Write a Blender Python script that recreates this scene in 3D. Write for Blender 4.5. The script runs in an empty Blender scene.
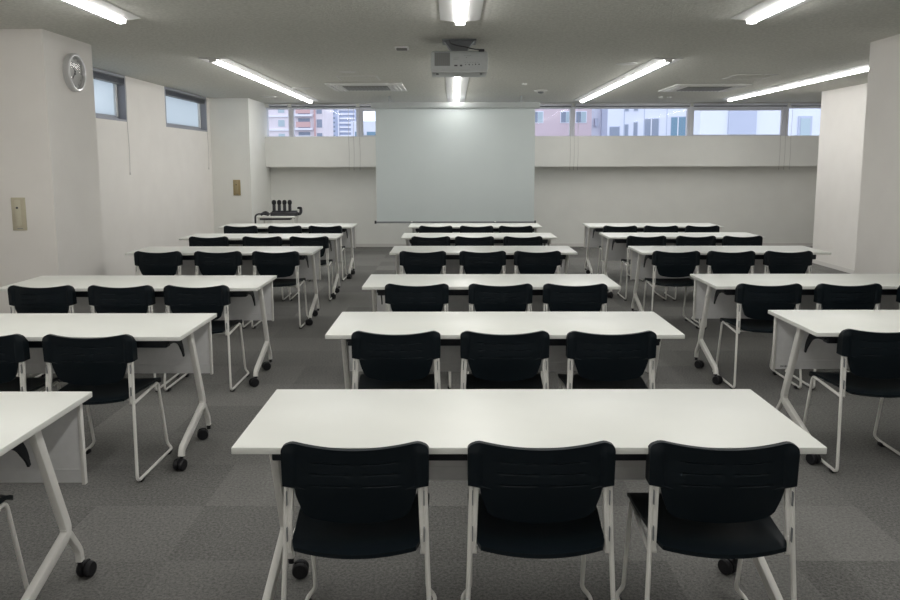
import bpy, bmesh, math, random
from mathutils import Vector, Matrix
random.seed(7)
C = bpy.context.scene.collection
PI = math.pi
CH = 2.645                      # ceiling height

# ------------------------------------------------------------------ materials
def mat(name, col, rough=0.6, metal=0.0, spec=0.5, emit=None, strength=0.0, coat=0.0):
    m = bpy.data.materials.new(name); m.use_nodes = True
    b = m.node_tree.nodes['Principled BSDF']
    b.inputs['Base Color'].default_value = (*col, 1)
    b.inputs['Roughness'].default_value = rough
    b.inputs['Metallic'].default_value = metal
    b.inputs['Specular IOR Level'].default_value = spec
    b.inputs['Coat Weight'].default_value = coat
    if emit:
        b.inputs['Emission Color'].default_value = (*emit, 1)
        b.inputs['Emission Strength'].default_value = strength
    return m

def noise_mat(name, c1, c2, scale=40, detail=4, rough=0.6, bump=0.0, bscale=None, spec=0.5):
    m = mat(name, c1, rough, spec=spec); nt = m.node_tree; n = nt.nodes; l = nt.links
    b = n['Principled BSDF']
    tc = n.new('ShaderNodeTexCoord')
    nz = n.new('ShaderNodeTexNoise'); nz.inputs['Scale'].default_value = scale; nz.inputs['Detail'].default_value = detail
    l.new(tc.outputs['Object'], nz.inputs['Vector'])
    r = n.new('ShaderNodeValToRGB'); r.color_ramp.elements[0].position = .3; r.color_ramp.elements[1].position = .7
    r.color_ramp.elements[0].color = (*c1, 1); r.color_ramp.elements[1].color = (*c2, 1)
    l.new(nz.outputs['Fac'], r.inputs['Fac']); l.new(r.outputs['Color'], b.inputs['Base Color'])
    if bump:
        n2 = n.new('ShaderNodeTexNoise'); n2.inputs['Scale'].default_value = bscale or scale * 3; n2.inputs['Detail'].default_value = 5
        l.new(tc.outputs['Object'], n2.inputs['Vector'])
        bp = n.new('ShaderNodeBump'); bp.inputs['Strength'].default_value = bump; bp.inputs['Distance'].default_value = .01
        l.new(n2.outputs['Fac'], bp.inputs['Height']); l.new(bp.outputs['Normal'], b.inputs['Normal'])
    return m

def carpet_mat():
    m = mat('carpet_tiles', (.1, .1, .1), .95, spec=.15); nt = m.node_tree; n = nt.nodes; l = nt.links
    b = n['Principled BSDF']
    tc = n.new('ShaderNodeTexCoord')
    mp = n.new('ShaderNodeMapping'); mp.inputs['Scale'].default_value = (2, 2, 2); mp.inputs['Location'].default_value = (.3, .15, .5)
    l.new(tc.outputs['Object'], mp.inputs['Vector'])
    fl = n.new('ShaderNodeVectorMath'); fl.operation = 'FLOOR'; l.new(mp.outputs['Vector'], fl.inputs[0])
    wn = n.new('ShaderNodeTexWhiteNoise'); wn.noise_dimensions = '2D'; l.new(fl.outputs['Vector'], wn.inputs['Vector'])
    ck = n.new('ShaderNodeTexChecker'); ck.inputs['Scale'].default_value = 1.0; l.new(mp.outputs['Vector'], ck.inputs['Vector'])
    # tile to tile tone: alternate pile direction plus a little chance
    m1 = n.new('ShaderNodeMath'); m1.operation = 'MULTIPLY'; m1.inputs[1].default_value = .19
    l.new(wn.outputs['Value'], m1.inputs[0])
    m2 = n.new('ShaderNodeMath'); m2.operation = 'MULTIPLY_ADD'; m2.inputs[1].default_value = .04
    l.new(ck.outputs['Fac'], m2.inputs[0]); l.new(m1.outputs[0], m2.inputs[2])
    # loops of the pile
    nz = n.new('ShaderNodeTexNoise'); nz.inputs['Scale'].default_value = 80; nz.inputs['Detail'].default_value = 7; nz.inputs['Roughness'].default_value = .85
    l.new(tc.outputs['Object'], nz.inputs['Vector'])
    m3 = n.new('ShaderNodeMath'); m3.operation = 'MULTIPLY_ADD'; m3.inputs[1].default_value = 2.1
    m0 = n.new('ShaderNodeMath'); m0.operation = 'SUBTRACT'; m0.inputs[1].default_value = .5; l.new(nz.outputs['Fac'], m0.inputs[0])
    mc = n.new('ShaderNodeMath'); mc.operation = 'ADD'; mc.inputs[1].default_value = .575; l.new(m2.outputs[0], mc.inputs[0])
    l.new(m0.outputs[0], m3.inputs[0]); l.new(mc.outputs[0], m3.inputs[2])
    nb = n.new('ShaderNodeTexNoise'); nb.inputs['Scale'].default_value = 3.0; nb.inputs['Detail'].default_value = 3
    l.new(tc.outputs['Object'], nb.inputs['Vector'])
    m4 = n.new('ShaderNodeMath'); m4.operation = 'MULTIPLY_ADD'; m4.inputs[1].default_value = .1; l.new(nb.outputs['Fac'], m4.inputs[0]); l.new(m3.outputs[0], m4.inputs[2])
    r = n.new('ShaderNodeValToRGB'); r.color_ramp.elements[0].position = .42; r.color_ramp.elements[1].position = 1.15 - .1
    r.color_ramp.elements[0].color = (.076, .076, .073, 1); r.color_ramp.elements[1].color = (.245, .242, .230, 1)
    l.new(m4.outputs[0], r.inputs['Fac']); l.new(r.outputs['Color'], b.inputs['Base Color'])
    bp = n.new('ShaderNodeBump'); bp.inputs['Strength'].default_value = .6; bp.inputs['Distance'].default_value = .004
    l.new(nz.outputs['Fac'], bp.inputs['Height']); l.new(bp.outputs['Normal'], b.inputs['Normal'])
    return m

def glass_mat(name, tint, gloss=.1):
    m = bpy.data.materials.new(name); m.use_nodes = True; nt = m.node_tree; n = nt.nodes; l = nt.links
    n.remove(n['Principled BSDF']); out = n['Material Output']
    t = n.new('ShaderNodeBsdfTransparent'); t.inputs['Color'].default_value = (*tint, 1)
    g = n.new('ShaderNodeBsdfGlossy'); g.inputs['Roughness'].default_value = .07
    mx = n.new('ShaderNodeMixShader'); mx.inputs[0].default_value = gloss
    l.new(t.outputs[0], mx.inputs[1]); l.new(g.outputs[0], mx.inputs[2]); l.new(mx.outputs[0], out.inputs['Surface'])
    return m

def frosted_mat():
    m = bpy.data.materials.new('frosted_glass'); m.use_nodes = True; nt = m.node_tree; n = nt.nodes; l = nt.links
    n.remove(n['Principled BSDF']); out = n['Material Output']
    t = n.new('ShaderNodeBsdfTranslucent'); t.inputs['Color'].default_value = (.68, .72, .74, 1)
    g = n.new('ShaderNodeBsdfGlossy'); g.inputs['Roughness'].default_value = .25; g.inputs['Color'].default_value = (.8, .85, .9, 1)
    mx = n.new('ShaderNodeMixShader'); mx.inputs[0].default_value = .06
    l.new(t.outputs[0], mx.inputs[1]); l.new(g.outputs[0], mx.inputs[2]); l.new(mx.outputs[0], out.inputs['Surface'])
    return m

M = {}
M['carpet'] = carpet_mat()
M['wall'] = noise_mat('painted_wall', (.80, .775, .74), (.83, .805, .77), 3, 3, .85, bump=.05, bscale=220, spec=.2)
M['wall_cool'] = noise_mat('painted_wall_back', (.83, .83, .79), (.86, .86, .82), 3, 3, .85, bump=.05, bscale=220, spec=.2)
M['ceiling'] = noise_mat('rock_wool_ceiling', (.58, .58, .535), (.74, .74, .69), 40, 9, .95, bump=.5, bscale=60, spec=.1)
M['base'] = mat('baseboard_vinyl', (.70, .68, .65), .6)
M['top'] = noise_mat('white_laminate', (.80, .81, .765), (.82, .83, .785), 5, 2, .38, spec=.4)
M['white'] = noise_mat('white_powder_coat', (.78, .77, .73), (.80, .79, .75), 60, 2, .4, spec=.45)
M['panel'] = noise_mat('light_grey_panel', (.74, .74, .74), (.78, .78, .78), 30, 2, .5, spec=.3)
M['dark'] = noise_mat('black_steel', (.009, .012, .018), (.012, .015, .022), 50, 2, .5, spec=.35)
M['plastic'] = noise_mat('black_moulded_plastic', (.0025, .0065, .0100), (.0030, .0075, .0115), 500, 2, .48, bump=.02, bscale=900, spec=.24)
M['rubber'] = noise_mat('black_rubber', (.010, .010, .012), (.014, .014, .017), 80, 2, .55, spec=.3)
M['tube'] = mat('led_diffuser', (.9, .9, .9), .5, emit=(1.0, .985, .955), strength=26.5)
M['lamp_white'] = mat('lamp_housing_white', (.78, .78, .77), .4)
M['screen'] = noise_mat('screen_fabric', (.585, .64, .64), (.605, .66, .66), 2, 2, .75, spec=.25)
M['casing'] = mat('screen_casing', (.43, .46, .455), .45)
M['casing_dark'] = mat('dark_plastic', (.03, .03, .035), .4)
M['proj'] = noise_mat('projector_plastic', (.44, .46, .46), (.47, .49, .49), 30, 2, .45)
M['proj_light'] = mat('projector_light_edge', (.52, .54, .54), .4)
M['grey'] = mat('mid_grey_metal', (.2, .21, .22), .45)
M['vent'] = mat('vent_grey', (.2, .2, .19), .5)
M['frame'] = noise_mat('aluminium_window_frame', (.66, .67, .72), (.70, .71, .76), 40, 2, .4, spec=.5)
M['frame_dark'] = mat('dark_blind_slats', (.09, .10, .125), .4)
M['frame_mid'] = mat('grey_blue_reveal', (.34, .355, .40), .45)
M['glass'] = glass_mat('clear_glass', (.95, .96, 1.0), .007)
M['clockglass'] = glass_mat('clock_glass', (.97, .97, .97), .02)
M['frost'] = frosted_mat()
M['cord'] = mat('blind_cord', (.5, .49, .47), .7)
M['beige'] = noise_mat('beige_switch_plate', (.50, .46, .34), (.52, .48, .36), 40, 2, .45)
M['beige_light'] = mat('beige_switch_inset', (.56, .53, .41), .4)
M['tan'] = noise_mat('tan_switch_plate', (.36, .28, .14), (.38, .30, .155), 40, 2, .45)
M['tan_light'] = mat('tan_switch_inset', (.42, .34, .19), .4)
M['silver'] = mat('silver_rim', (.62, .62, .62), .28, metal=.35)
M['face'] = mat('clock_face', (.50, .50, .49), .6)
M['yellow'] = mat('pull_tab_yellow', (.55, .48, .12), .5)
M['led_red'] = mat('small_red_lamp', (.3, .02, .02), .4)
M['cassette'] = mat('cassette_white', (.68, .68, .66), .5)
# outside
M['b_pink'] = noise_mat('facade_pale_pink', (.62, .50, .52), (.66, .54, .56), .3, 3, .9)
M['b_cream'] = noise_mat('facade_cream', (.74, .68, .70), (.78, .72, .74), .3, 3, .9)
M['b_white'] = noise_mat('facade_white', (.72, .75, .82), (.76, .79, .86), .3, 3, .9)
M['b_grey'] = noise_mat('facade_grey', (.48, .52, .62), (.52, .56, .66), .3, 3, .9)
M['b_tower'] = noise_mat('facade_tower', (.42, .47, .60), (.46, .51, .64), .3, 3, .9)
M['b_red'] = mat('red_brick_balcony', (.64, .42, .40), .9)
M['b_glass'] = mat('far_window_glass', (.25, .29, .36), .25)
M['b_glass_light'] = mat('far_window_glass_pale', (.42, .52, .55), .3)
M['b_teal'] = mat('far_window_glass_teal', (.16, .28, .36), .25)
M['b_line'] = mat('far_ledge', (.82, .82, .86), .8)
M['asphalt'] = noise_mat('street_asphalt', (.20, .20, .21), (.26, .26, .27), .5, 4, .95)

# ------------------------------------------------------------------ mesh helpers
def bm_new(): return bmesh.new()

def box(bm, c, s, rot=None, bev=0.0, seg=2):
    r = bmesh.ops.create_cube(bm, size=1.0)
    vs = r['verts']
    bmesh.ops.scale(bm, verts=vs, vec=s)
    if bev > 0:
        es = list({e for v in vs for e in v.link_edges})
        rr = bmesh.ops.bevel(bm, geom=es, offset=bev, segments=seg, profile=.5, affect='EDGES')
        vs = list({v for f in rr['faces'] for v in f.verts} | {v for v in vs if v.is_valid})
    if rot is not None: bmesh.ops.rotate(bm, verts=vs, cent=(0, 0, 0), matrix=rot)
    bmesh.ops.translate(bm, verts=vs, vec=c)
    return vs

def bxx(bm, x0, x1, y0, y1, z0, z1, bev=0.0):
    return box(bm, ((x0+x1)/2, (y0+y1)/2, (z0+z1)/2), (abs(x1-x0), abs(y1-y0), abs(z1-z0)), bev=bev)

def cyl(bm, c, r, h, axis='Z', seg=24, r2=None):
    q = bmesh.ops.create_cone(bm, cap_ends=True, segments=seg, radius1=r, radius2=r if r2 is None else r2, depth=h)
    vs = q['verts']
    if axis == 'X': bmesh.ops.rotate(bm, verts=vs, cent=(0, 0, 0), matrix=Matrix.Rotation(PI/2, 3, 'Y'))
    if axis == 'Y': bmesh.ops.rotate(bm, verts=vs, cent=(0, 0, 0), matrix=Matrix.Rotation(-PI/2, 3, 'X'))
    bmesh.ops.translate(bm, verts=vs, vec=c)
    return vs

def lathe(bm, prof, c, axis='Z', seg=32):
    rings = []
    for r, h in prof:
        ring = []
        for k in range(seg):
            a = 2*PI*k/seg
            p = Vector((r*math.cos(a), r*math.sin(a), h))
            if axis == 'X': p = Vector((p.z, p.x, p.y))
            if axis == 'Y': p = Vector((p.x, p.z, p.y))
            ring.append(bm.verts.new(p + Vector(c)))
        rings.append(ring)
    for a, b in zip(rings, rings[1:]):
        for k in range(seg):
            bm.faces.new((a[k], a[(k+1) % seg], b[(k+1) % seg], b[k]))
    bm.faces.new(rings[0]); bm.faces.new(rings[-1])

def fillet(pts, rad, n=5):
    pts = [Vector(p) for p in pts]; out = [pts[0]]
    for i in range(1, len(pts)-1):
        p, a, b = pts[i], pts[i-1], pts[i+1]
        da, db = (a-p), (b-p); r = rad[i] if isinstance(rad, (list, tuple)) else rad
        d = min(r, da.length*.49, db.length*.49)
        if d < 1e-5: out.append(p); continue
        s, e = p+da.normalized()*d, p+db.normalized()*d
        for k in range(n+1):
            t = k/n; out.append((1-t)**2*s + 2*t*(1-t)*p + t*t*e)
    out.append(pts[-1]); return out

def sweep(bm, pts, prof, up=(1, 0, 0), closed_prof=True):
    """sweep a list of (u,v) offsets along pts; u along 'up'-derived side, v along the normal"""
    pts = [Vector(p) for p in pts]; up = Vector(up); rings = []
    for i, p in enumerate(pts):
        t = (pts[min(i+1, len(pts)-1)] - pts[max(i-1, 0)]).normalized()
        s = up - t*up.dot(t)
        if s.length < 1e-4: s = Vector((0, 0, 1)) - t*t.z
        s.normalize(); n = t.cross(s).normalized()
        rings.append([bm.verts.new(p + s*u + n*v) for u, v in prof])
    m = len(prof)
    for a, b in zip(rings, rings[1:]):
        for k in range(m): bm.faces.new((a[k], a[(k+1) % m], b[(k+1) % m], b[k]))
    bm.faces.new(rings[0]); bm.faces.new(list(reversed(rings[-1])))

def circ(r, n=10): return [(r*math.cos(2*PI*k/n), r*math.sin(2*PI*k/n)) for k in range(n)]
def rrect(w, h, b):
    out = []
    for sx, sy, a0 in ((1, 1, 0), (-1, 1, 90), (-1, -1, 180), (1, -1, 270)):
        for k in range(3):
            a = math.radians(a0 + 45*k); out.append((sx*(w/2-b)+b*math.cos(a), sy*(h/2-b)+b*math.sin(a)))
    return out

def finish(bm, name, smooth=True, angle=35):
    bmesh.ops.recalc_face_normals(bm, faces=bm.faces)
    me = bpy.data.meshes.new(name); bm.to_mesh(me); bm.free()
    if smooth:
        for p in me.polygons: p.use_smooth = True
        if hasattr(me, 'set_sharp_from_angle'): me.set_sharp_from_angle(angle=math.radians(angle))
    return me

def obj(name, bm, m, parent=None, smooth=True, angle=35):
    me = finish(bm, name, smooth, angle) if isinstance(bm, bmesh.types.BMesh) else bm
    o = bpy.data.objects.new(name, me); C.objects.link(o)
    if m is not None and not me.materials: me.materials.append(M[m])
    if parent: o.parent = parent
    return o

def tag(o, label=None, cat=None, group=None, kind=None):
    if label: o['label'] = label
    if cat: o['category'] = cat
    if group: o['group'] = group
    if kind: o['kind'] = kind
    return o

def empty(name, loc=(0, 0, 0), rz=0):
    o = bpy.data.objects.new(name, None); C.objects.link(o); o.location = loc; o.rotation_euler = (0, 0, rz)
    o.empty_display_size = .05; return o

def struct(name, bm, m, parent=None, smooth=False):
    o = obj(name, bm, m, parent, smooth)
    if not parent: o['kind'] = 'structure'
    return o

def copy_tree(o, parent=None):
    c = o.copy(); C.objects.link(c)
    if parent: c.parent = parent
    for ch in list(o.children): copy_tree(ch, c)
    return c

# ------------------------------------------------------------------ setting
XL, XR, YN, YB = -4.06, 7.0, -7.6, 14.65
def sbox(name, m, *r, bev=0.0, parent=None):
    bm = bm_new(); bxx(bm, *r, bev=bev); return struct(name, bm, m, parent)

sbox('floor', 'carpet', XL-.3, XR+.3, YN-.3, YB+.3, -.12, 0)
sbox('ceiling', 'ceiling', XL-.3, XR+.3, YN-.3, YB+.3, CH, CH+.15)
sbox('wall_back', 'wall_cool', XL-.3, XR+.3, YB, YB+.15, 0, 1.5)
# the band under the windows stands proud of the wall below it
WY0, WY1 = 14.32, YB+.15
SILL, HEAD = 2.045, 2.575
bm = bm_new(); bxx(bm, XL, XR, WY0, WY1, 1.5, SILL)
struct('wall_back_upper', bm, 'wall_cool')
sbox('trim_1', 'wall_cool', XL, XR, WY0+.06, WY1, HEAD, CH)          # header over the windows

# left wall with two openings up to the ceiling
WZ0 = 2.085
W1 = (8.05, 9.86); W2 = (11.19, 13.05)
bm = bm_new()
bxx(bm, XL-.25, XL, YN, YB, 0, WZ0)
for a, b in ((YN, W1[0]), (W1[1], W2[0]), (W2[1], YB)): bxx(bm, XL-.25, XL, a, b, WZ0, CH)
struct('wall_left', bm, 'wall')
sbox('wall_right', 'wall', XR, XR+.2, YN, YB, 0, CH)
sbox('wall_rear', 'wall', XL, XR, YN-.2, YN, 0, CH)
# pillars (the left pair, the right pair)
sbox('wall_left_pillar_near', 'wall', XL, -3.30, 6.45, 7.31, 0, CH)
sbox('wall_left_pillar_far', 'wall_cool', XL, -3.41, 13.22, YB, 0, CH)
sbox('wall_right_pillar_near', 'wall', 3.775, 4.60, 6.35, 7.27, 0, CH)
sbox('wall_right_pillar_far', 'wall', 5.67, XR, 10.3, 12.25, 0, CH)
# low vinyl skirting
def base(name, *r): sbox(name, 'base', *r)
base('baseboard_back', -3.36, XR, YB-.008, YB, 0, .06)
base('baseboard_right', 5.662, 5.67, 10.3, 12.25, 0, .06)
base('baseboard_left', XL, XL+.008, YN, 6.45, 0, .06)

# windows in the back wall ---------------------------------------------------
mul = [-3.50, -2.956, -1.72, .221, 2.178, 4.316, 6.068, 7.0]
GY = 14.50
for i in range(7):
    x0, x1 = mul[i], mul[i+1]
    bm = bm_new(); fw = .045; y0, y1 = GY-.05, GY+.05
    a = x0+.0; b = x1-.0
    bxx(bm, a, a+fw, y0, y1, SILL, HEAD, .004); bxx(bm, b-fw, b, y0, y1, SILL, HEAD, .004)
    bxx(bm, a+fw, b-fw, y0, y1, HEAD-.03, HEAD, .003); bxx(bm, a+fw, b-fw, y0, y1, SILL, SILL+.012, .003)
    w = struct('window_%d' % (i+1), bm, 'frame')
    if i in (2, 5):                                   # opening sash: thicker inner frame
        bm = bm_new(); s = .035; A, B = a+fw, b-fw
        bxx(bm, A, A+s, GY-.035, GY+.02, SILL+.012, HEAD-.03, .003); bxx(bm, B-s, B, GY-.035, GY+.02, SILL+.012, HEAD-.03, .003)
        bxx(bm, A+s, B-s, GY-.035, GY+.02, HEAD-.065, HEAD-.03, .003); bxx(bm, A+s, B-s, GY-.035, GY+.02, SILL+.012, SILL+.03, .003)
        obj('sash', bm, 'frame', w, smooth=False)
    bm = bm_new(); bxx(bm, a+fw*.8, b-fw*.8, GY-.002, GY+.003, SILL+.01, HEAD-.02)
    obj('glass_pane', bm, 'glass', w, smooth=False)

# rolled-up blinds over the back windows (dark head rails and their pull cords)
def cord(bm, x, y, z0, z1, wob=.004):
    pts = [(x+wob*math.sin(k*1.3), y, z1+(z0-z1)*k/8) for k in range(9)]
    sweep(bm, pts, circ(.0032, 6))
    cyl(bm, (pts[-1][0], y, z0-.015), .006, .03, seg=8)
cords = {1: [-1.89, -1.80], 2: [-1.69], 4: [2.20, 2.27], 3: [2.13], 5: [5.93, 6.02], 6: [6.12]}
blab = ['at the left end, beside the pillar', 'left of the projector screen', 'behind the screen, its left edge showing', 'behind the screen, its right edge showing',
        'right of the projector screen', 'over the wide window at the right', 'at the right end, by the white wall']
for i in range(7):
    x0, x1 = mul[i]+.03, mul[i+1]-.03
    if i == 0: x0 = -3.33
    bl = empty('window_blind', ((x0+x1)/2, WY0+.03, CH-.07))
    tag(bl, 'rolled-up grey blind under the ceiling ' + blab[i], 'blind', 'rolled-up blinds along the back windows')
    cx = (x0+x1)/2
    bm = bm_new(); box(bm, (0, 0, 0.032), (x1-x0, .05, .04), bev=.006); obj('head_rail', bm, 'frame', bl)
    bm = bm_new(); box(bm, (0, 0, 0.004), (x1-x0-.02, .034, .015), bev=.005); obj('rolled_slats', bm, 'frame_dark', bl)
    for xc in cords.get(i, []):
        bm = bm_new(); cord(bm, xc-cx, -.03, 1.47-(CH-.07), .02); obj('pull_cord', bm, 'cord', bl)

# left windows ---------------------------------------------------------------
for k, (a, b) in enumerate((W1, W2)):
    X = XL
    bm = bm_new()
    def lf(y0, y1, z0, z1, xa=X-.14, xb=X+.004): bxx(bm, xa, xb, y0, y1, z0, z1, .003)
    lf(a, a+.03, WZ0, CH); lf(b-.03, b, WZ0, CH); lf(a+.03, b-.03, WZ0, WZ0+.025); lf(a+.03, b-.03, CH-.03, CH)
    # inner fixed frame and the dark mullion near the far end
    lf(a+.03, a+.08, WZ0+.025, CH-.03, X-.14, X-.09); lf(b-.05, b-.03, WZ0+.025, CH-.03, X-.14, X-.09)
    lf(a+.08, b-.03, WZ0+.025, WZ0+.07, X-.14, X-.09); lf(a+.08, b-.03, CH-.10, CH-.03, X-.14, X-.09)
    w = struct('window_%d' % (8+k), bm, 'frame_mid')
    bm = bm_new(); bxx(bm, X-.12, X-.114, a+.07, b-.02, WZ0+.05, CH-.05); obj('glass_pane', bm, 'frost', w, smooth=False)
    bm = bm_new(); bxx(bm, X-.112, X-.085, b-.10, b-.05, WZ0+.06, CH-.1); obj('sash', bm, 'lamp_white', w, smooth=False)
    bl = empty('window_blind', (X-.03, (a+b)/2, CH-.03))
    tag(bl, ('gathered dark blind atop the left-wall window beside the clock pillar', 'gathered dark blind atop the far window of the left wall')[k], 'blind', 'gathered blinds on the left wall windows')
    L = b-a-.07
    bm = bm_new(); box(bm, (0, 0, .002), (.05, L, .024), bev=.004); obj('head_rail', bm, 'grey', bl)
    bm = bm_new()
    for j in range(4): box(bm, (0, 0, -.018-.014*j), (.044, L-.01, .010), bev=.003)
    obj('stacked_slats', bm, 'frame_dark', bl)
    bm = bm_new(); box(bm, (0, 0, -.078), (.046, L-.01, .014), bev=.004); obj('bottom_rail', bm, 'grey', bl)
    bm = bm_new(); cord(bm, .045, b-.05-(a+b)/2 + .02, (1.46 if k == 0 else 1.5)-(CH-.03), .0); obj('pull_cord', bm, 'cord', bl)

# ------------------------------------------------------------------ ceiling lights
def light(x, y0, y1, label):
    L = y1-y0; t = empty('ceiling_light', (x, (y0+y1)/2, CH))
    tag(t, label, 'light', 'linear ceiling lights')
    bm = bm_new()                                   # trapezoid body with sloping wings
    pr = [(-.15, 0), (-.15, -.005), (-.05, -.018), (.05, -.018), (.15, -.005), (.15, 0)]
    va = [bm.verts.new((p[0], -L/2, p[1])) for p in pr]; vb = [bm.verts.new((p[0], L/2, p[1])) for p in pr]
    for k in range(6): bm.faces.new((va[k], va[(k+1) % 6], vb[(k+1) % 6], vb[k]))
    bm.faces.new(va); bm.faces.new(vb)
    obj('housing', bm, 'lamp_white', t, smooth=False)
    bm = bm_new()
    n = 8; prf = [(.037*math.cos(PI*k/n), -.018-.027*math.sin(PI*k/n)) for k in range(n+1)]
    va = [bm.verts.new((p[0], -L/2+.012, p[1])) for p in prf]; vb = [bm.verts.new((p[0], L/2-.012, p[1])) for p in prf]
    for k in range(n): bm.faces.new((va[k], va[k+1], vb[k+1], vb[k]))
    bm.faces.new(va); bm.faces.new(vb)
    obj('diffuser', bm, 'tube', t)
    for s in (-1, 1):
        bm = bm_new(); box(bm, (0, s*(L/2-.006), -.031), (.078, .012, .030), bev=.004); obj('end_cap', bm, 'lamp_white', t)
light(-2.465, .45, 5.98, 'bright linear ceiling light at the top left of the photo')
light(-2.465, 8.20, 13.75, 'bright linear ceiling light running to the left windows')
light(.055, .55, 6.08, 'bright ceiling light above the projector at the top edge')
light(.055, 8.50, 14.15, 'bright ceiling light between the projector and the screen')
light(2.237, .55, 6.05, 'bright linear ceiling light at the top right of the photo')
light(2.237, 8.30, 13.75, 'bright linear ceiling light right of the screen')
light(4.71, 8.30, 13.55, 'bright linear ceiling light farthest right, ending behind the near pillar')

for x, w in ((-2.465, 'left'), (.055, 'centre'), (2.237, 'right')):        # unseen lamps added behind the photographer, continuing the lines to brighten the near pillars
    light(x, -7.1, -1.6, 'assumed unseen linear ceiling light added over the rear of the room, %s line' % w)

# ------------------------------------------------------------------ things on the ceiling
def cassette(x, y, label):
    t = empty('air_conditioner', (x, y, CH)); tag(t, label, 'air conditioner', 'ceiling air conditioner cassettes')
    bm = bm_new(); box(bm, (0, 0, -.012), (1.05, 1.0, .024), bev=.01); obj('frame', bm, 'cassette', t)
    bm = bm_new(); box(bm, (0, 0, -.027), (.62, .60, .008), bev=.003)
    obj('intake_grille', bm, 'vent', t)
    bm = bm_new()
    for k in range(12): box(bm, (-.29+k*.0527, 0, -.033), (.008, .58, .006))
    obj('grille_bars', bm, 'grey', t)
    for s in (-1, 1):
        for u in (-1, 1):
            bm = bm_new()
            for k in range(3): box(bm, (s*(.36+k*.05), u*.22, -.028), (.012, .38, .012), rot=None, bev=.002)
            obj('louver', bm, 'lamp_white', t)
cassette(-1.21, 11.25, 'white recessed air conditioner in the ceiling left of the screen')
cassette(3.60, 11.45, 'white recessed air conditioner in the ceiling right of the screen')

def hatch(x, y, w, d, label):
    t = empty('ceiling_hatch', (x, y, CH)); tag(t, label, 'hatch', 'ceiling inspection hatches')
    bm = bm_new()
    for s in (-1, 1):
        box(bm, (s*w/2, 0, -.004), (.02, d+.02, .008)); box(bm, (0, s*d/2, -.004), (w-.02, .02, .008))
    obj('rim', bm, 'cassette', t, smooth=False)
    bm = bm_new(); box(bm, (0, 0, -.002), (w-.022, d-.022, .004)); obj('panel', bm, 'ceiling', t, smooth=False)
hatch(-1.20, 10.15, .50, .50, 'square inspection hatch beside the left ceiling air conditioner')
hatch(3.75, 10.1, .50, .50, 'square inspection hatch beside the right ceiling air conditioner')

def disc(name, x, y, r, h, label, cat, group, m='cassette', inner=None):
    t = empty(name, (x, y, CH)); tag(t, label, cat, group)
    bm = bm_new(); lathe(bm, [(r, 0), (r, -h*.5), (r*.8, -h)], (0, 0, 0), seg=24); obj('cover', bm, m, t)
    if inner:
        bm = bm_new(); lathe(bm, [(r*.45, -h), (r*.4, -h-.02), (r*.2, -h-.026)], (0, 0, 0), seg=20); obj('sensor', bm, inner, t)
    return t
disc('smoke_detector', 1.31, 11.87, .10, .025, 'round smoke detector on the ceiling right of the screen casing', 'smoke detector', 'ceiling detectors', inner='grey')
disc('ceiling_speaker', -1.24, 9.45, .10, .010, 'small flat round cover between the left light and projector', 'ceiling cover', 'round ceiling covers')
disc('ceiling_speaker', -2.18, 11.5, .14, .008, 'flat round cover on ceiling beside the left long light', 'ceiling cover', 'round ceiling covers')
disc('ceiling_speaker', -3.0, 12.95, .13, .008, 'flat round cover on ceiling above the far left pillar', 'ceiling cover', 'round ceiling covers')
disc('ceiling_speaker', 1.90, 8.75, .12, .008, 'flat round cover between the projector and the right light', 'ceiling cover', 'round ceiling covers')
for xx, w in ((3.42, 'left'), (3.56, 'right')):
    disc('ceiling_fitting', xx, 13.1, .035, .02, 'tiny white ceiling fitting near the back windows, %s of the pair' % w, 'ceiling fitting', 'pair of small ceiling fittings', 'lamp_white')
disc('ceiling_fitting', .98, 10.9, .035, .02, 'tiny white ceiling fitting between the screen and right light', 'ceiling fitting', 'small ceiling fittings', 'lamp_white')

t = empty('ceiling_sensor', (-.475, 7.48, CH)); tag(t, 'small dark rectangular sensor on the ceiling left of the projector', 'sensor')
bm = bm_new(); box(bm, (0, 0, -.012), (.13, .10, .024), bev=.008); obj('housing', bm, 'lamp_white', t)
bm = bm_new(); box(bm, (0, -.015, -.024), (.10, .075, .02), bev=.007); obj('lens', bm, 'vent', t)

# projector ------------------------------------------------------------------
PX, PY = .056, 7.10
t = empty('projector', (PX, PY, 2.44)); tag(t, 'white projector with grey vent hanging from the ceiling before the screen', 'projector')
bm = bm_new()
box(bm, (0, 0, 0), (.495, .40, .182), bev=.03, seg=4)
obj('body', bm, 'proj', t)
bm = bm_new(); box(bm, (0, -.002, -.086), (.485, .385, .014), bev=.006); obj('base_tray', bm, 'proj_light', t)
bm = bm_new()
for k in range(8): box(bm, (-.205+.0165*k, -.2015, .018), (.010, .006, .106), bev=.001)
obj('vent_grille', bm, 'vent', t, smooth=False)
bm = bm_new(); box(bm, (-.147, -.1995, .018), (.134, .004, .114)); obj('vent_recess', bm, 'grey', t, smooth=False)
bm = bm_new()
for x, z, w, h in ((-.03, -.036, .028, .012), (.015, -.036, .02, .014)): box(bm, (x, -.2005, z), (w, .004, h), bev=.001)
obj('socket', bm, 'casing_dark', t, smooth=False)
bm = bm_new()
for x, z, r in ((.055, -.028, .004), (.085, -.028, .006), (.115, -.03, .004), (.14, -.026, .006), (.17, -.026, .006), (.06, .03, .003)): cyl(bm, (x, -.2005, z), r, .004, 'Y', 12)
obj('jack', bm, 'casing_dark', t)
bm = bm_new()                                     # printed legends, too small to read
for k in range(7): box(bm, (-.045+.012*(k % 4), -.2003, .028-.012*(k//4)), (.009, .0015, .003))
for k in range(5): box(bm, (.045+.013*k, -.2003, .048), (.009, .0015, .003))
for k in range(6): box(bm, (.05+.022*k, -.2003, -.010), (.010, .0015, .0025))
obj('printed_legend', bm, 'grey', t, smooth=False)
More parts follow.
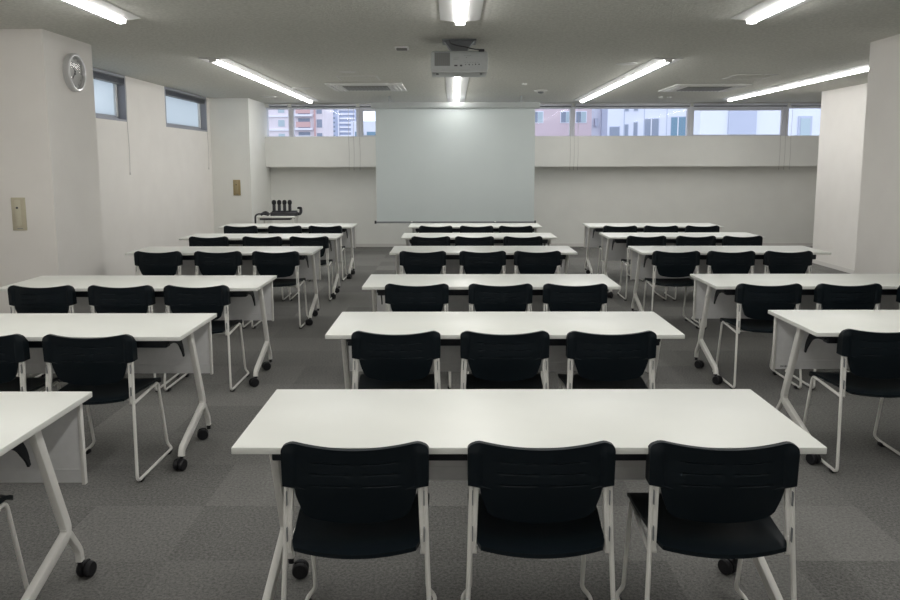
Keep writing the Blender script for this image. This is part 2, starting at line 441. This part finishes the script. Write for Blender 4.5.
bm = bm_new(); lathe(bm, [(.045, .195), (.05, .215), (.04, .225)], (.08, 0, 0), 'Y', 28); obj('lens', bm, 'casing_dark', t)
for s in (-1, 1):
    bm = bm_new(); cyl(bm, (s*.19, -.12, -.098), .012, .014, seg=14); obj('foot', bm, 'grey', t)
t = empty('projector_mount', (PX, PY, CH)); tag(t, 'grey steel ceiling bracket carrying the projector', 'bracket')
bm = bm_new(); box(bm, (0, .05, -.006), (.30, .30, .012), bev=.003); obj('ceiling_plate', bm, 'grey', t)
bm = bm_new()
pr = [(-.13, -.012), (.13, -.012), (.055, -.113), (-.055, -.113)]
va = [bm.verts.new((p[0], -.05, p[1])) for p in pr]; vb = [bm.verts.new((p[0], .10, p[1])) for p in pr]
for k in range(4): bm.faces.new((va[k], va[(k+1) % 4], vb[(k+1) % 4], vb[k]))
bm.faces.new(va); bm.faces.new(vb); obj('yoke', bm, 'grey', t, smooth=False)
for sx in (-1, 1):
    bm = bm_new(); sweep(bm, [(sx*.05, -.03, -.100), (sx*.12, -.06, -.104), (sx*.19, -.10, -.110)], rrect(.02, .006, .001), up=(0, 1, 0)); obj('arm', bm, 'proj_light', t)
bm = bm_new()
pts = fillet([(-.085, -.06, -.0), (-.08, -.10, -.04), (-.02, -.16, -.068), (.06, -.20, -.085), (.11, -.218, -.105), (.17, -.216, -.108)], .05, 6)
sweep(bm, [(p.x+PX, p.y+PY, p.z+CH) for p in pts], circ(.0055, 8), up=(0, 0, 1))
e = pts[-1]; box(bm, (e.x+PX+.02, e.y+PY, e.z+CH-.008), (.05, .022, .022), bev=.004)
tag(obj('projector_cable', bm, 'casing_dark'), 'black cable looping from the ceiling bracket down behind the projector', 'cable')

# projection screen ----------------------------------------------------------
SY = 12.9
SX0, SX1, SZ0, SZ1 = -1.262, 1.338, .605, 2.45
t = empty('projection_screen', ((SX0+SX1)/2, SY, 0)); tag(t, 'large pale grey projection screen pulled down before the back wall', 'projection screen')
hw = (SX1-SX0)/2
bm = bm_new(); box(bm, (0, 0, (SZ0+SZ1)/2), (hw*2, .003, SZ1-SZ0)); obj('fabric', bm, 'screen', t, smooth=False)
bm = bm_new(); box(bm, (0, .01, 2.497), (hw*2+.14, .10, .095), bev=.012); obj('casing', bm, 'casing', t)
bm = bm_new(); box(bm, (0, 0, SZ0-.008), (hw*2+.02, .022, .028), bev=.005); obj('bottom_bar', bm, 'grey', t)
for s in (-1, 1):
    bm = bm_new(); box(bm, (s*(hw+.022), 0, SZ0-.006), (.03, .03, .05), bev=.004); obj('end_cap', bm, 'casing_dark', t)
    bm = bm_new(); box(bm, (s*1.07, .01, 2.595), (.03, .05, .10), bev=.003); box(bm, (s*1.07, .01, 2.548), (.06, .09, .012), bev=.002); obj('hanger', bm, 'casing', t)
bm = bm_new(); sweep(bm, fillet([(-.022, 0, SZ0-.02), (-.018, -.005, SZ0-.04), (.018, -.005, SZ0-.04), (.022, 0, SZ0-.02)], .01), circ(.006, 8), up=(0, 1, 0)); obj('pull_handle', bm, 'yellow', t)
for s in (-.72, .66):
    bm = bm_new(); box(bm, (s, -.012, SZ0+.002), (.03, .006, .02), bev=.002); obj('bar_clip', bm, 'lamp_white', t)

# clock ----------------------------------------------------------------------
t = empty('wall_clock', (-3.30, 6.90, 2.352)); tag(t, 'round silver-rimmed wall clock on the side of the near left pillar', 'clock')
bm = bm_new(); lathe(bm, [(.158, 0), (.163, .02), (.162, .048), (.152, .056), (.140, .054), (.132, .038), (.132, .018)], (0, 0, 0), 'X', 56); obj('rim', bm, 'silver', t)
bm = bm_new(); lathe(bm, [(.132, .020), (.132, .0275)], (0, 0, 0), 'X', 48); obj('dial', bm, 'face', t)
bm = bm_new()
def hand(ang, L, w):
    d = Vector((0, math.sin(ang), math.cos(ang))); n = Vector((0, math.cos(ang), -math.sin(ang)))
    # seen from +x, 12 at top; +y is to the left of a viewer facing the dial
    vs = [Vector((.0295, 0, 0))-d*.02-n*w, Vector((.0295, 0, 0))-d*.02+n*w, Vector((.0295, 0, 0))+d*L+n*w*.5, Vector((.0295, 0, 0))+d*L-n*w*.5]
    a = [bm.verts.new(v) for v in vs]; b = [bm.verts.new(v+Vector((.0015, 0, 0))) for v in vs]
    for k in range(4): bm.faces.new((a[k], a[(k+1) % 4], b[(k+1) % 4], b[k]))
    bm.faces.new(a); bm.faces.new(b)
# viewed in the room the clock faces +x: right-hand side of the dial is +y
hand(math.radians(-28), .100, .006); obj('minute_hand', bm, 'casing_dark', t, smooth=False)
bm = bm_new(); hand(math.radians(-140), .072, .007); obj('hour_hand', bm, 'casing_dark', t, smooth=False)
bm = bm_new()
for k in range(12):
    a = 2*PI*k/12; R_ = .115; w = .009 if k % 3 == 0 else .005
    rot = Matrix.Rotation(-a, 3, 'X')
    box(bm, Vector((.028, R_*math.sin(a), R_*math.cos(a))), (.0015, w, .018), rot=rot)
obj('hour_marks', bm, 'grey', t, smooth=False)
bm = bm_new(); lathe(bm, [(.134, .034), (.120, .0375), (.06, .0395), (.01, .04)], (0, 0, 0), 'X', 48); obj('cover_glass', bm, 'clockglass', t)

# switch plates --------------------------------------------------------------
def plate(x, z, y, w, h, m1, m2, label):
    t = empty('switch_plate', (x, y, z)); tag(t, label, 'switch plate', 'wall switch plates')
    bm = bm_new(); box(bm, (0, -.005, 0), (w, .010, h), bev=.003); obj('plate', bm, m1, t)
    bm = bm_new(); box(bm, (-.004, -.0115, .01), (w*.42, .007, h*.78), bev=.003); obj('inset', bm, m2, t)
    bm = bm_new(); lathe(bm, [(.010, -.013), (.009, -.019), (.004, -.021)], (-.008, 0, h*.19), 'Y', 16); obj('knob', bm, 'casing_dark', t)
    bm = bm_new(); box(bm, (.004, -.0108, -h*.44), (w*.4, .0018, .006)); obj('printed_strip', bm, 'grey', t, smooth=False)
plate(-3.595, 1.158, 6.45, .116, .272, 'beige', 'beige_light', 'beige switch plate with black knob on the near left pillar')
plate(-3.65, 1.162, 13.22, .122, .262, 'tan', 'tan_light', 'tan switch plate on the far left pillar face')

# ------------------------------------------------------------------ tables
TH, TW, TD = .72, 1.80, .615
LX = .848
def table_proto():
    """origin on the floor under the middle of the near edge; +y is away from the chairs"""
    t = empty('folding_table')
    bm = bm_new(); box(bm, (0, TD/2, TH-.0108), (TW, TD, .0216), bev=.0022, seg=2); obj('tabletop', bm, 'top', t)
    bm = bm_new(); box(bm, (0, .115, .668), (1.60, .055, .052), bev=.006)
    box(bm, (0, .30, .690), (1.60, .04, .010), bev=.002)
    obj('support_rail', bm, 'dark', t)
    p = None
    bm = bm_new(); box(bm, (0, .575, .527), (1.728, .012, .30), bev=.003)
    box(bm, (0, .569, .43), (1.72, .004, .004))
    p = obj('modesty_panel', bm, 'panel', t)
    for s in (-1, 1):
        bm = bm_new(); box(bm, (s*.868, .575, .527), (.014, .022, .312), bev=.003); obj('edge_trim', bm, 'white', p)
        bm = bm_new(); box(bm, (s*.77, .581, .684), (.05, .03, .026), bev=.003); obj('panel_bracket', bm, 'white', p)
    for s in (-1, 1):
        bm = bm_new()
        up = [(s*LX, .285, .700), (s*LX, .30, .655), (s*LX, .462, .235), (s*LX, .095, .105), (s*LX, .085, .070)]
        sweep(bm, fillet(up, [0, .03, .035, .03, 0], 5), rrect(.028, .042, .006), up=(1, 0, 0))
        sweep(bm, fillet([(s*LX, .440, .262), (s*LX, .537, .125), (s*LX, .540, .082)], [0, .02, 0], 4), rrect(.024, .028, .005), up=(1, 0, 0))
        box(bm, (s*(LX-.03), .30, .688), (.09, .34, .010), bev=.002)
        leg = obj('leg', bm, 'white', t)
        for yy, ang, dd in ((.085, s*20, .016), (.540, -s*72, .034)):
            bm = bm_new()
            for q in (-1, 1): lathe(bm, [(.012, -.011), (.027, -.011), (.031, -.005), (.031, .005), (.027, .011), (.012, .011)], (q*.015, -dd, .031), 'X', 22)
            box(bm, (0, -dd, .048), (.016, .044, .032), bev=.007)
            cyl(bm, (0, 0, .072), .0105, .028, seg=14)
            k_ = obj('caster', bm, 'rubber', leg); k_.location = (s*LX, yy, 0); k_.rotation_euler = (0, 0, math.radians(ang))
        # black folding bracket with its curved tail
        bm = bm_new()
        xo = s*(LX-.055)
        pts = fillet([(xo, .10, .675), (xo, .20, .672), (xo, .285, .64), (xo, .33, .575), (xo, .345, .535)], .05, 5)
        n = len(pts)
        rings = []
        for i, q in enumerate(pts):
            w = .026*(1-.75*(i/(n-1))**2)
            tdir = (pts[min(i+1, n-1)]-pts[max(i-1, 0)]).normalized(); nn = Vector((0, -tdir.z, tdir.y))
            rings.append([bm.verts.new(q+nn*w+Vector((dx, 0, 0))) for dx in (-.004, .004)] + [bm.verts.new(q-nn*w+Vector((dx, 0, 0))) for dx in (.004, -.004)])
        for a, b in zip(rings, rings[1:]):
            for k in range(4): bm.faces.new((a[k], a[(k+1) % 4], b[(k+1) % 4], b[k]))
        bm.faces.new(rings[0]); bm.faces.new(rings[-1])
        box(bm, (s*(LX-.15), .15, .672), (.22, .10, .03), bev=.008)
        box(bm, (s*(LX-.24), .145, .655), (.06, .05, .03), bev=.01)
        obj('folding_bracket', bm, 'dark', t)
    return t

ROWN = ['nearest', 'second-nearest', 'third-nearest', 'third-farthest', 'second-farthest', 'farthest']
COLN = ['left', 'centre', 'right']
TAB = {(0, 0): (-2.262, 2.246), (0, 1): (-2.255, 3.791), (0, 2): (-2.251, 5.308), (0, 3): (-2.246, 7.415), (0, 4): (-2.242, 8.890), (0, 5): (-2.265, 10.485),
       (1, 0): (.228, 2.274), (1, 1): (.258, 3.830), (1, 2): (.266, 5.362), (1, 3): (.291, 7.430), (1, 4): (.299, 8.945), (1, 5): (.298, 10.469),
       (2, 1): (2.735, 3.876), (2, 2): (2.728, 5.363), (2, 3): (2.703, 7.404), (2, 4): (2.699, 8.961), (2, 5): (2.738, 10.475)}
TLAB = {(0, 0): 'white folding table at the lower left corner, only its right end in frame',
        (2, 1): 'nearest white folding table of the right column, cut by the frame edge'}
proto = table_proto()
first = True
for (c, r), (x, y) in TAB.items():
    o = proto if first else copy_tree(proto); first = False
    o.location = (x, y-.013, 0)
    lab = TLAB.get((c, r), '%s white-topped folding table of the %s column, %s' % (ROWN[r], COLN[c], ('three black chairs behind it' if (c, r) != (0, 1) else 'chairs pushed up to it')))
    lab = lab.replace('three black chairs behind it', 'with three black chairs')
    tag(o, lab, 'table', 'white folding tables in rows')
    for lg in [q for q in o.children if q.name.startswith('leg')]:          # the casters swivel freely
        for q in lg.children:
            far, right = q.location.y > .3, q.location.x > 0
            a = {(1, 0, False, True): 95, (1, 0, True, True): -150, (0, 0, True, True): 172, (0, 1, True, True): -72, (0, 2, True, True): -60, (2, 2, False, True): 30}.get((c, r, right, far))
            if a is None: a = (-72 if right else 72)+random.uniform(-45, 45) if far else random.uniform(-50, 50)
            q.rotation_euler = (0, 0, math.radians(a))
    if (c, r) == (2, 1):
        p = [q for q in o.children if q.name.startswith('modesty_panel')][0]
        bm = bm_new()
        for k in range(7): box(bm, (-.825+.009*k, .5685, .395), (.006, .0012, .007 if k % 3 else .010))
        obj('printed_mark', bm, 'grey', p, smooth=False)

# ------------------------------------------------------------------ chairs
def thick(bm, P, off):
    """P: grid of points (rows x cols); off(i,j): thickness vector"""
    R, K = len(P), len(P[0])
    A = [[bm.verts.new(p) for p in row] for row in P]
    B = [[bm.verts.new(P[i][j]+off(i, j)) for j in range(K)] for i in range(R)]
    for i in range(R-1):
        for j in range(K-1):
            bm.faces.new((A[i][j], A[i][j+1], A[i+1][j+1], A[i+1][j])); bm.faces.new((B[i][j], B[i+1][j], B[i+1][j+1], B[i][j+1]))
    for j in range(K-1):
        bm.faces.new((A[0][j], B[0][j], B[0][j+1], A[0][j+1])); bm.faces.new((A[-1][j], A[-1][j+1], B[-1][j+1], B[-1][j]))
    for i in range(R-1):
        bm.faces.new((A[i][0], A[i+1][0], B[i+1][0], B[i][0])); bm.faces.new((A[i][-1], B[i][-1], B[i+1][-1], A[i+1][-1]))

def lerp(a, b, t): return a+(b-a)*t
def sst(t): t = max(0, min(1, t)); return t*t*(3-2*t)

def backrest_mesh():
    bm = bm_new()
    zs = [1.0, .992, .98, .96, .93, .90, .86, .82, .797, .785, .773, .74, .70, .66, .632, .620, .608, .57, .53, .50, .487, .475, .463, .452, .45, .42, .37, .32, .26, .20, .14, .08, .04, .015, 0]
    us = [-1+2*k/40 for k in range(41)]
    P = []
    for v in zs:                                   # v: 1 top .. 0 bottom (z .495 .. .757)
        z = lerp(.495, .752, v); row = []
        # half width: ears to v=.46, then step in and taper
        if v > .45: w = .219 + .002*v
        elif v > .42: w = lerp(.188, .219, (v-.42)/.03)
        else: w = lerp(.158, .184, sst(v/.42)*.5+.5*v/.42)
        if v > .90: w -= .014*((v-.90)/.10)**2.5
        if v < .10: w -= .022*((.10-v)/.10)**2
        for u in us:
            x = u*w; xn = x/.22
            zz = z
            top = sst((v-.55)/.45)
            zz -= top*.021*(1-min(1, abs(xn)/.95)**2.0)          # concave top edge
            zz -= (1-sst(v/.35))*.016*(1-(abs(u))**2) - .012*(1-sst(v/.35))   # bowed bottom edge
            if v > .8 and abs(u) > .86: zz -= ((abs(u)-.86)/.14)**2*.012*((v-.8)/.2)
            y = .032 - .030*(1-xn*xn)*.9 + .022                   # concave towards the sitter (rear bulges)
            y = .014 + .030*xn*xn*(.4+.6*v) + (1-v)*.030          # lower part reaches forward under the lumbar
            y += -.012*math.exp(-((v-.45)/.28)**2)*(1-xn*xn)
            ear = sst((abs(x)-.178)/.012) if v > .42 else 0
            y -= ear*.010*sst((1.0-v)/.15)
            # three rows of shallow slots in two lengths
            for vv in (.785, .620, .475):
                if abs(v-vv) < .004 and .022 < abs(x-.004) < .128: y += .0035
            row.append(Vector((x, y, zz)))
        P.append(row)
    def off(i, j):
        x = P[i][j].x; v = zs[i]
        t = .012 + .007*sst((v-.8)/.2) + (.042*sst((abs(x)-.182)/.012)*sst((.99-v)/.22) if v > .44 else 0)
        return Vector((0, t, 0))
    thick(bm, P, off)
    return finish(bm, 'backrest', True, 40)

def seat_mesh():
    bm = bm_new(); n = 20; k = 24; P = []
    for i in range(n+1):
        v = i/n; row = []                          # 0 rear .. 1 front
        y0 = .000 + .425*v
        w = lerp(.194, .214, sst(v/.8))
        if v < .12: w -= .012*((.12-v)/.12)**2
        if v > .9: w -= .02*((v-.9)/.1)**2
        for j in range(k+1):
            u = -1+2*j/k; x = u*w
            y = y0 - (1-sst(v/.3))*.030*(1-u*u) + sst((v-.7)/.3)*.018*(1-u*u)
            z = .441 - .016*math.sin(PI*min(1, v*1.05))*(1-u**4) + .004*u*u
            z -= .013*(max(0, .14-v)/.14)**1.6*(1-.5*u*u)        # rear edge turns down
            z -= .034*(max(0, v-.82)/.18)**1.8                    # waterfall front
            row.append(Vector((x, y, z)))
        P.append(row)
    thick(bm, P, lambda i, j: Vector((0, 0, -.013)))
    # shallow under-tray so the seat has depth from below
    box(bm, (0, .21, .412), (.30, .22, .010), bev=.004)
    return finish(bm, 'seat', True, 40)

def chair_proto():
    t = empty('stacking_chair')
    obj('seat', seat_mesh(), 'plastic', t); obj('backrest', backrest_mesh(), 'plastic', t)
    for s in (-1, 1):
        bm = bm_new()
        pts = [(s*.207, .058, .690), (s*.209, .053, .61), (s*.2145, .030, .40), (s*.230, -.012, .019), (s*.229, .448, .019), (s*.203, .455, .045),
               (s*.201, .372, .416), (s*.2125, .040, .402)]
        sweep(bm, fillet(pts, [0, .02, .05, .034, .030, .022, .030, 0], 6), circ(.0078, 12), up=(1, 0, 0) if 0 else (1, .01, .02))
        obj('side_frame', bm, 'white', t)
        bm = bm_new()
        sweep(bm, [(s*.193, .060, .68), (s*.1945, .055, .61), (s*.1990, .043, .50), (s*.2015, .0385, .43), (s*.2015, .0385, .408)], rrect(.016, .019, .006), up=(1, 0, 0))
        cyl(bm, (s*.2015, .0385, .406), .0095, .016, 'X', 14)
        box(bm, (s*.198, .040, .435), (.006, .026, .05), bev=.002)
        b = obj('back_support', bm, 'white', t)
        for z, yy in ((.465, .026), (.575, .035)):
            bm = bm_new(); box(bm, (s*.206, yy, z), (.0028, .010, .045), bev=.001)
            obj('slot', bm, 'grey', b, smooth=False)
        for yy in (.045, .415):
            bm = bm_new(); box(bm, (s*.224, yy, .010), (.026, .040, .020), bev=.005); obj('glide', bm, 'rubber', t)
    for yy, zz in ((.09, .404), (.33, .412)):
        bm = bm_new(); sweep(bm, [(-.205, yy, zz-.004), (-.15, yy, zz), (.15, yy, zz), (.205, yy, zz-.004)], circ(.0075, 10), up=(0, 0, 1)); obj('crossbar', bm, 'white', t)
    return t

CHAIRS = {
 (1, 0): [(-.294, 2.210), (.264, 2.214), (.808, 2.213)],
 (1, 1): [(-.284, 3.760), (.257, 3.760), (.787, 3.758)],
 (1, 2): [(-.251, 5.290), (.328, 5.288), (.843, 5.287)],
 (1, 3): [(-.287, 7.305), (.281, 7.309), (.800, 7.303)],
 (1, 4): [(-.252, 8.790), (.243, 8.785), (.793, 8.78)],
 (1, 5): [(-.229, 10.29), (.312, 10.28), (.831, 10.275)],
 (0, 0): [(-1.740, 2.20)],
 (0, 1): [(-2.315, 3.70), (-1.776, 3.690)],
 (0, 2): [(-2.818, 5.235), (-2.272, 5.235), (-1.752, 5.235)],
 (0, 3): [(-2.800, 7.318), (-2.226, 7.312), (-1.677, 7.306)],
 (0, 4): [(-2.780, 8.81), (-2.169, 8.81), (-1.632, 8.81)],
 (0, 5): [(-2.832, 10.35), (-2.236, 10.34), (-1.696, 10.33)],
 (2, 1): [(2.167, 3.800)],
 (2, 2): [(2.169, 5.282), (2.717, 5.279), (3.290, 5.282)],
 (2, 3): [(2.099, 7.290), (2.615, 7.284), (3.152, 7.277)],
 (2, 4): [(2.195, 8.823), (2.758, 8.815), (3.284, 8.808)],
 (2, 5): [(2.203, 10.28), (2.743, 10.275), (3.290, 10.27)]}
proto = chair_proto(); first = True
for (c, r), L in CHAIRS.items():
    for k, (x, y) in enumerate(L):
        o = proto if first else copy_tree(proto); first = False
        o.location = (x + (-.008 if c == 0 else .010 if c == 2 and r > 1 else 0), y-.020, 0); o.rotation_euler = (0, 0, math.radians(random.uniform(-.8, .8) - (1.6 if (c, r, k) == (1, 0, 2) else 0)))
        if len(L) == 3: pos = ['left', 'middle', 'right'][k] + ' chair'
        elif len(L) == 2: pos = ['inner chair', 'aisle-end chair'][k]
        else: pos = 'aisle-end chair'
        lab = 'black stacking chair with white frame, %s at the %s table, %s column' % (pos, ROWN[r], COLN[c])
        if (c, r) == (0, 0): lab = 'black chair cut off at the lower left corner, only a front leg showing'
        if (c, r) == (2, 1): lab = 'black chair with white frame cut by the right frame edge'
        tag(o, lab, 'chair', 'black stacking chairs at the tables')

# ------------------------------------------------------------------ trolley with microphones
TX, TY = -2.83, 12.62
t = empty('trolley', (TX, TY, 0)); tag(t, 'small white-topped trolley by the back wall behind the farthest left table', 'trolley')
bm = bm_new(); box(bm, (0, 0, .715), (.60, .42, .026), bev=.006); obj('top_shelf', bm, 'white', t)
bm = bm_new(); box(bm, (-.02, 0, .685), (.50, .38, .03), bev=.004); obj('drawer', bm, 'casing_dark', t)
bm = bm_new(); box(bm, (0, 0, .20), (.56, .40, .02), bev=.004); obj('lower_shelf', bm, 'grey', t)
for sx in (-1, 1):
    for sy in (-1, 1):
        bm = bm_new(); box(bm, (sx*.27, sy*.18, .39), (.025, .025, .64), bev=.004); l_ = obj('leg', bm, 'white', t)
        bm = bm_new(); lathe(bm, [(.01, -.012), (.03, -.012), (.03, .012), (.01, .012)], (sx*.27, sy*.18, .030), 'X', 18); box(bm, (sx*.27, sy*.18, .055), (.03, .03, .03), bev=.004); obj('caster', bm, 'rubber', l_)
bm = bm_new(); sweep(bm, fillet([(TX-.345, TY-.12, .60), (TX-.345, TY-.12, .735), (TX-.30, TY-.12, .765), (TX-.20, TY-.12, .762), (TX-.13, TY-.12, .742)], .04, 5), circ(.014, 10), up=(0, 1, 0))
sweep(bm, fillet([(TX-.26, TY-.10, .748), (TX-.18, TY-.10, .80), (TX-.12, TY-.10, .752)], .05, 6), circ(.022, 10), up=(0, 1, 0))
tag(obj('coiled_cable', bm, 'casing_dark'), 'black cable bundle draped over the left edge of the trolley', 'cable')
t = empty('charging_dock', (TX+.10, TY, .728)); tag(t, 'long black charging dock on the small white trolley', 'charging dock')
bm = bm_new(); box(bm, (0, 0, .03), (.43, .15, .06), bev=.008); box(bm, (0, .02, .066), (.40, .09, .03), bev=.006); obj('base', bm, 'casing_dark', t)
for k in range(4):
    bm = bm_new(); lathe(bm, [(.024, 0), (.028, .01), (.024, .02)], (-.165+.085*k, 0, .062), seg=16); obj('charging_cup', bm, 'rubber', t)
for k in range(4):
    x = TX+.10-.165+.085*k
    m_ = empty('microphone', (x, TY, .792)); tag(m_, 'black handheld microphone standing in the dock, %s of four' % ['leftmost', 'second from the left', 'third from the left', 'rightmost'][k], 'microphone', 'microphones in the charging dock')
    bm = bm_new(); lathe(bm, [(.024, 0), (.026, .03), (.026, .10), (.024, .115)], (0, 0, 0), seg=18); obj('handle', bm, 'casing_dark', m_)
    bm = bm_new(); lathe(bm, [(.024, .115), (.032, .125), (.036, .15), (.032, .175), (.016, .19)], (0, 0, 0), seg=18); obj('grille_head', bm, 'rubber', m_)
t = empty('telephone_handset', (TX+.335, TY, .728)); tag(t, 'small black curved receiver at the right end of the charging dock', 'handset')
bm = bm_new(); sweep(bm, fillet([(-.03, 0, .025), (.02, 0, .028), (.035, 0, .07), (.03, 0, .12)], .03, 5), rrect(.05, .045, .012), up=(0, 1, 0)); obj('body', bm, 'casing_dark', t)
bm = bm_new(); box(bm, (.012, 0, .125), (.07, .055, .035), bev=.012); obj('head', bm, 'rubber', t)

# ------------------------------------------------------------------ outside
sbox('ground', 'asphalt', -200, 200, 15.5, 520, -9.3, -9.0)
def building(name, label, loc, rz=0):
    t = empty(name, loc, rz); tag(t, label, 'building', 'buildings beyond the windows'); return t
def bpart(name, m, parent, *r):
    bm = bm_new(); bxx(bm, *r); return obj(name, bm, m, parent, smooth=False)
G = -9.0
# cream apartment block with red balconies (local origin on the ground, front face y=0)
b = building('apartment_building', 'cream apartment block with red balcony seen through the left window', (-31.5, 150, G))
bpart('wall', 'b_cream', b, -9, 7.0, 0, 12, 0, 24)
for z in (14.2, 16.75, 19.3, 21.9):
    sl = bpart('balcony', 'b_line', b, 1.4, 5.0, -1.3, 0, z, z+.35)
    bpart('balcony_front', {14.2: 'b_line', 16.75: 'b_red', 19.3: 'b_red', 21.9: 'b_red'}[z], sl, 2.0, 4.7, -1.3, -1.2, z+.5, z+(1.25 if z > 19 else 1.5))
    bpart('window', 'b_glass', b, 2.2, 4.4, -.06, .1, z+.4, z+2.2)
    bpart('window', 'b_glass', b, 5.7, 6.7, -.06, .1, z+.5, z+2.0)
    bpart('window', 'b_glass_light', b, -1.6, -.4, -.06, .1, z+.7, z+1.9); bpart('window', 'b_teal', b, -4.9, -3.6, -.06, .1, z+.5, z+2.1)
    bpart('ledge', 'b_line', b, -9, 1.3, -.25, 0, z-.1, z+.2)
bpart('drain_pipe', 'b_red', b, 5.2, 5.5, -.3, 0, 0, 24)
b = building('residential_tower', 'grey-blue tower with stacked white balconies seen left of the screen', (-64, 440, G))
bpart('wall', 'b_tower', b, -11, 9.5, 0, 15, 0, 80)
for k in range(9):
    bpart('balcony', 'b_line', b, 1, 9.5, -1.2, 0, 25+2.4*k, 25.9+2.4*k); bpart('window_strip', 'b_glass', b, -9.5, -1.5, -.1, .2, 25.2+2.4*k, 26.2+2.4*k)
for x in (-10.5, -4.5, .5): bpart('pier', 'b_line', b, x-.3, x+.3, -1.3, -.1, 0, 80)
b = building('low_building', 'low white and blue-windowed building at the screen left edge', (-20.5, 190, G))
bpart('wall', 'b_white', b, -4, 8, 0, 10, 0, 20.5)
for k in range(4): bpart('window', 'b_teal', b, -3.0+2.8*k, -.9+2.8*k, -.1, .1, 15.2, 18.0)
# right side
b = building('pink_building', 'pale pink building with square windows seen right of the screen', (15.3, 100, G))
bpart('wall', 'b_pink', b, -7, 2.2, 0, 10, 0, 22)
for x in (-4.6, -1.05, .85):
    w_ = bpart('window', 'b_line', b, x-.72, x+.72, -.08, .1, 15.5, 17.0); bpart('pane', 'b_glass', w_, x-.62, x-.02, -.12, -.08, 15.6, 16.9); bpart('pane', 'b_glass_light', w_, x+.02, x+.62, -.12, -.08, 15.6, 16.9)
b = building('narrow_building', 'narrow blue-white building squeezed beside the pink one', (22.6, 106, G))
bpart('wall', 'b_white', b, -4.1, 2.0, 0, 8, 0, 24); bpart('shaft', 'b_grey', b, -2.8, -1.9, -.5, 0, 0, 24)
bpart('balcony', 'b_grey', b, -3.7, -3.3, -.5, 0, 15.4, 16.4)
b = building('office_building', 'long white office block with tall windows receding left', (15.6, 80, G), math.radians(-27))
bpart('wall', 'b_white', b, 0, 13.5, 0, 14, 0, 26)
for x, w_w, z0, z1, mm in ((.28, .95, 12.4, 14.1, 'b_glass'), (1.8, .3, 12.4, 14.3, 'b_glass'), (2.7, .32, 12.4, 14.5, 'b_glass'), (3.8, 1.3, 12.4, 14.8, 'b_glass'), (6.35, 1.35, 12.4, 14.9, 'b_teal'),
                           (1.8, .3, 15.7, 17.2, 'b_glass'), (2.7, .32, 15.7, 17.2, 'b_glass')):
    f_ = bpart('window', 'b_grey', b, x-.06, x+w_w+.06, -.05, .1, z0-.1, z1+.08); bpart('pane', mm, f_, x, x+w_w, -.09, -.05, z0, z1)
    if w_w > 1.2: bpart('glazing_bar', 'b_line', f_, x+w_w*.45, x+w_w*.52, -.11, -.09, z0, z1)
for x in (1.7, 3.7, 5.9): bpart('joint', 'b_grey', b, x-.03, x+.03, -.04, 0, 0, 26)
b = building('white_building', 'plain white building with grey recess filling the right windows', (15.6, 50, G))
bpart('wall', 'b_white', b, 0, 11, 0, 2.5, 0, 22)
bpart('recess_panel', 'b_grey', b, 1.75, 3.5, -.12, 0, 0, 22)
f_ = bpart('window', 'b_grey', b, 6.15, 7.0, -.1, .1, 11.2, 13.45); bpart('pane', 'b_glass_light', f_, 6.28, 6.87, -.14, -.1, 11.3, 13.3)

# ------------------------------------------------------------------ world
w = bpy.data.worlds.new('overcast_sky'); bpy.context.scene.world = w; w.use_nodes = True
bg = w.node_tree.nodes['Background']; bg.inputs['Color'].default_value = (.84, .90, 1.0, 1); bg.inputs['Strength'].default_value = 1.9

# ------------------------------------------------------------------ camera
f, pitch, yaw, roll, H, py = 779.458, .134197, .003993, -.0016827, 1.57262, 268.027
cp, sp, cy, sy = math.cos(pitch), math.sin(pitch), math.cos(yaw), math.sin(yaw)
F = Vector((-sy*cp, cy*cp, -sp)); R = Vector((cy, sy, 0)); U = R.cross(F)
R2 = R*math.cos(roll)+U*math.sin(roll); U2 = -R*math.sin(roll)+U*math.cos(roll)
cam = bpy.data.cameras.new('camera'); co = bpy.data.objects.new('camera', cam); C.objects.link(co)
m4 = Matrix((R2, U2, -F)).transposed().to_4x4(); m4.translation = Vector((0, 0, H)); co.matrix_world = m4
cam.sensor_fit = 'HORIZONTAL'; cam.sensor_width = 36; cam.lens = f/900*36; cam.shift_y = (py-300)/900
cam.clip_start = .05; cam.clip_end = 600
sc = bpy.context.scene; sc.camera = co
sc.view_settings.view_transform = 'Standard'; sc.view_settings.look = 'None'; sc.view_settings.gamma = 1; sc.view_settings.use_curve_mapping = False
sc.view_settings.exposure = 0.0
